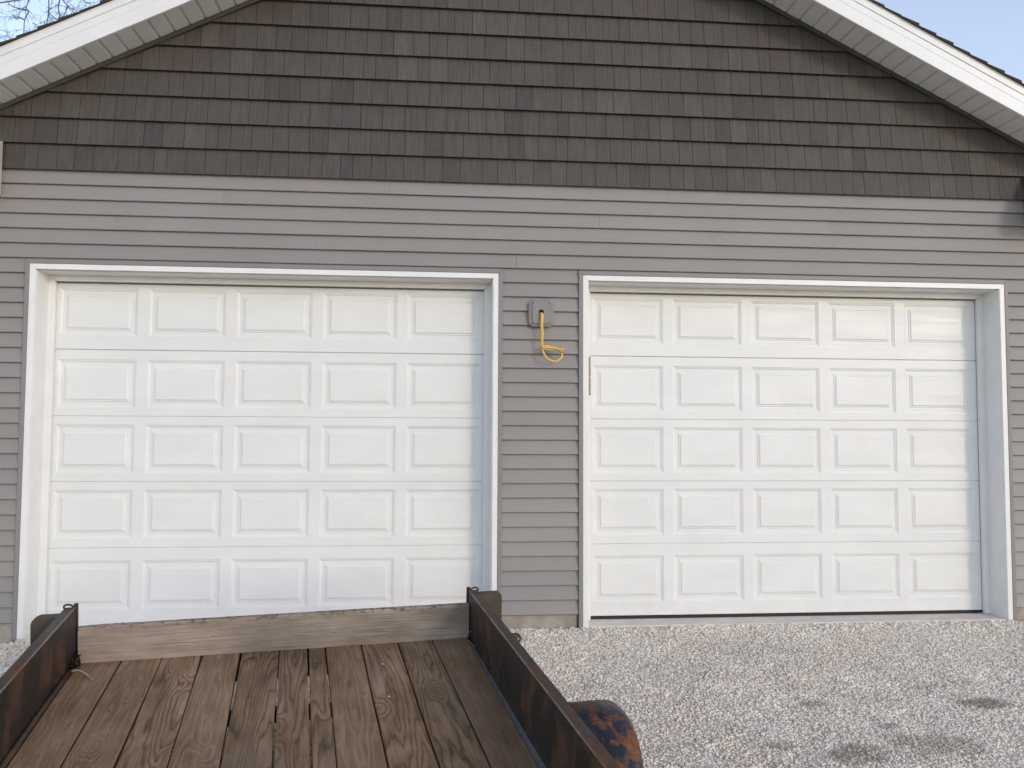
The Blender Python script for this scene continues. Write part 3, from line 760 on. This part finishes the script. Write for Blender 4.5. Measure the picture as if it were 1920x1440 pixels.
# two pebbles on the deck
for i, (x, y, lb) in enumerate(((1.44, -.30, 'tiny white pebble on the trailer deck nearer the headboard'), (1.43, -.70, 'tiny white pebble on the trailer deck farther from the headboard'))):
    o = bpy.data.objects.new('pebble', list(stones.objects)[i].data.copy()); o.matrix_world = TM @ Matrix.Translation((x, y, .004)) @ Matrix.Scale(.011, 4); COL.objects.link(o); tag(o, lb, 'pebble', 'pebbles on the trailer deck')

# ------------------------------------------------------------------ bare trees and the wire above the roof
A_ = [[[-4.22, 9.5, 9.03], [-4.23, 9.5, 8.75], [-4.28, 9.5, 8.57], [-4.34, 9.5, 8.44], [-4.43, 9.5, 8.3]], [[-4.23, 9.5, 8.73], [-4.15, 9.5, 8.66], [-4.06, 9.5, 8.59], [-3.98, 9.5, 8.49]], [[-4.28, 9.5, 8.55], [-4.26, 9.5, 8.48], [-4.24, 9.5, 8.4]], [[-4.54, 9.5, 9.02], [-4.55, 9.5, 8.82], [-4.55, 9.5, 8.72], [-4.4, 9.5, 8.58]], [[-4.55, 9.5, 8.72], [-4.62, 9.5, 8.59], [-4.65, 9.5, 8.47], [-4.65, 9.5, 8.32]], [[-4.55, 9.5, 8.73], [-4.68, 9.5, 8.75], [-4.81, 9.5, 8.77], [-4.9, 9.5, 8.85]], [[-4.02, 9.5, 9.01], [-4.05, 9.5, 8.8], [-4.02, 9.5, 8.65], [-4.07, 9.5, 8.53], [-4.18, 9.5, 8.42]], [[-4.02, 9.5, 8.67], [-4.01, 9.5, 8.59], [-4.0, 9.5, 8.52]], [[-4.02, 9.5, 9.01], [-3.89, 9.5, 8.85], [-3.8, 9.5, 8.77], [-3.71, 9.5, 8.65]], [[-3.89, 9.5, 8.85], [-3.88, 9.5, 8.78], [-3.88, 9.5, 8.69], [-3.91, 9.5, 8.57]], [[-3.66, 9.5, 9.03], [-3.57, 9.5, 8.92], [-3.5, 9.5, 8.88], [-3.41, 9.5, 8.82]], [[-3.57, 9.5, 8.92], [-3.57, 9.5, 8.86], [-3.59, 9.5, 8.81]], [[-4.34, 9.5, 8.46], [-4.28, 9.5, 8.42], [-4.25, 9.5, 8.38]], [[-4.63, 9.5, 8.56], [-4.71, 9.5, 8.6], [-4.76, 9.5, 8.57], [-4.79, 9.5, 8.61]], [[-4.48, 9.5, 8.5], [-4.42, 9.5, 8.48], [-4.34, 9.5, 8.44]], [[-4.22, 9.5, 8.75], [-4.13, 9.5, 8.83], [-4.04, 9.5, 8.89]]]
B_ = [[[-8.47, 17.0, 11.0], [-8.47, 17.0, 11.49], [-8.52, 17.0, 11.6], [-8.61, 17.0, 11.73]], [[-8.47, 17.0, 11.51], [-8.48, 17.0, 11.65], [-8.42, 17.0, 11.76]], [[-8.50, 17.0, 11.25], [-8.66, 17.0, 11.37], [-8.78, 17.0, 11.41]], [[-8.47, 17, 11.1], [-8.67, 17.0, 11.26], [-8.72, 17.0, 11.35], [-8.82, 17.0, 11.36]], [[-8.51, 17.0, 11.58], [-8.67, 17.0, 11.64], [-8.75, 17.0, 11.61]], [[-8.65, 17.0, 11.28], [-8.6, 17.0, 11.37], [-8.62, 17.0, 11.51], [-8.68, 17.0, 11.57]]]
def twig(b, p, d, ln, r, depth):
    n = 5; path = [p.copy()]; rs = [r]; q = p.copy(); dd = d.copy()
    for i in range(n):
        dd = (dd + Vector((random.gauss(0, .16), random.gauss(0, .16), random.gauss(0, .16) - .02))).normalized(); q = q + dd * ln / n; path.append(q.copy()); rs.append(max(.0018, r * (1 - .7 * (i + 1) / n)))
        if depth > 0 and random.random() < .75:
            nd = (dd + Vector((random.gauss(0, .7), random.gauss(0, .5), random.gauss(0, .7)))).normalized(); twig(b, q, nd, ln * random.uniform(.4, .65), rs[-1] * .7, depth - 1)
    b.tube(path, rs, 4)
def tree(name, label, base, limbs, extra, r0, rt):
    t = empty(name, base, label, 'tree', 'bare trees behind the garage')
    top = Vector((base[0] + .3, base[1], base[2] + 7.5)); off = tuple(base)
    b = MB(); b.tube(spline([base, (base[0] + .1, base[1], base[2] + 3), tuple(top), (top.x + .2, top.y + .2, top.z + 3)], 5), [.24 - .17 * i / 15 for i in range(16)], 12); b.obj('trunk', M['bark'], t, off=off, smooth=True)
    for s, e in extra:
        b = MB(); m = (Vector(s) + Vector(e)) / 2 + Vector((0, 0, .35)); pp = spline([s, tuple(m), e], 6); b.tube(pp, [r0 * 2.4 - (r0 * 1.4) * i / (len(pp) - 1) for i in range(len(pp))], 7); b.obj('limb', M['bark'], t, off=off, smooth=True)
    tw_ = MB()
    for l in limbs:
        yo = random.uniform(-.25, .25)
        pp = spline([(x, y + yo * i * .25, z) for i, (x, y, z) in enumerate(l)], 4); n = len(pp)
        rr = [max(.003, rt * .75 * (1 - .65 * i / n)) * (1 if len(l) > 3 else .6) for i in range(n)]
        b = MB(); b.tube(pp, rr, 5); b.obj('branch', M['bark'], t, off=off, smooth=True)
        for i in range(1, n, 3):
            if random.random() < .75:
                d = (pp[i] - pp[i - 1]).normalized() + Vector((random.gauss(0, .8), random.gauss(0, .5), random.gauss(0, .6))); twig(tw_, pp[i], d.normalized(), random.uniform(.18, .5), .0042, 2)
    tag(tw_.obj('twigs', M['bark'], t, off=off), kind='stuff')
tree('bare_tree', 'leafless tree with thin branches hanging down above the left roof slope', (-7.2, 10.2, -.3), A_,
     [((-6.9, 10.2, 7.2), (-4.9, 9.6, 9.55)), ((-4.9, 9.6, 9.55), (-4.22, 9.5, 9.02)), ((-4.9, 9.6, 9.55), (-4.02, 9.5, 9.0)), ((-4.9, 9.6, 9.55), (-3.66, 9.5, 9.03)), ((-4.9, 9.6, 9.55), (-4.54, 9.5, 9.02))], .022, .014)
tree('bare_tree', 'leafless twiggy treetop just over the roof edge at the far left', (-10.5, 17, -.3), B_,
     [((-10.2, 17, 7.2), (-8.47, 17, 11.0)), ((-10.2, 17, 7.2), (-9.3, 17.2, 11.4))], .02, .016)
cab = MB()
P0 = Vector((-1.769, 3.0, 5.662)); P1 = Vector((-1.535, 3.0, 5.712)); CP = Vector((2.724, -5.923, 1.286)); P1 = CP + (P1 - CP) * .955; dv = (P1 - P0).normalized()
path = [P0 + dv * s + Vector((0, 0, .0012 * s * s)) for s in np.linspace(-14, 14, 41)]
cab.tube(path, .0075, 6); tag(cab.obj('overhead_cable', M['cable'], smooth=True), 'grey overhead cable crossing the sky in the top left corner', 'cable')
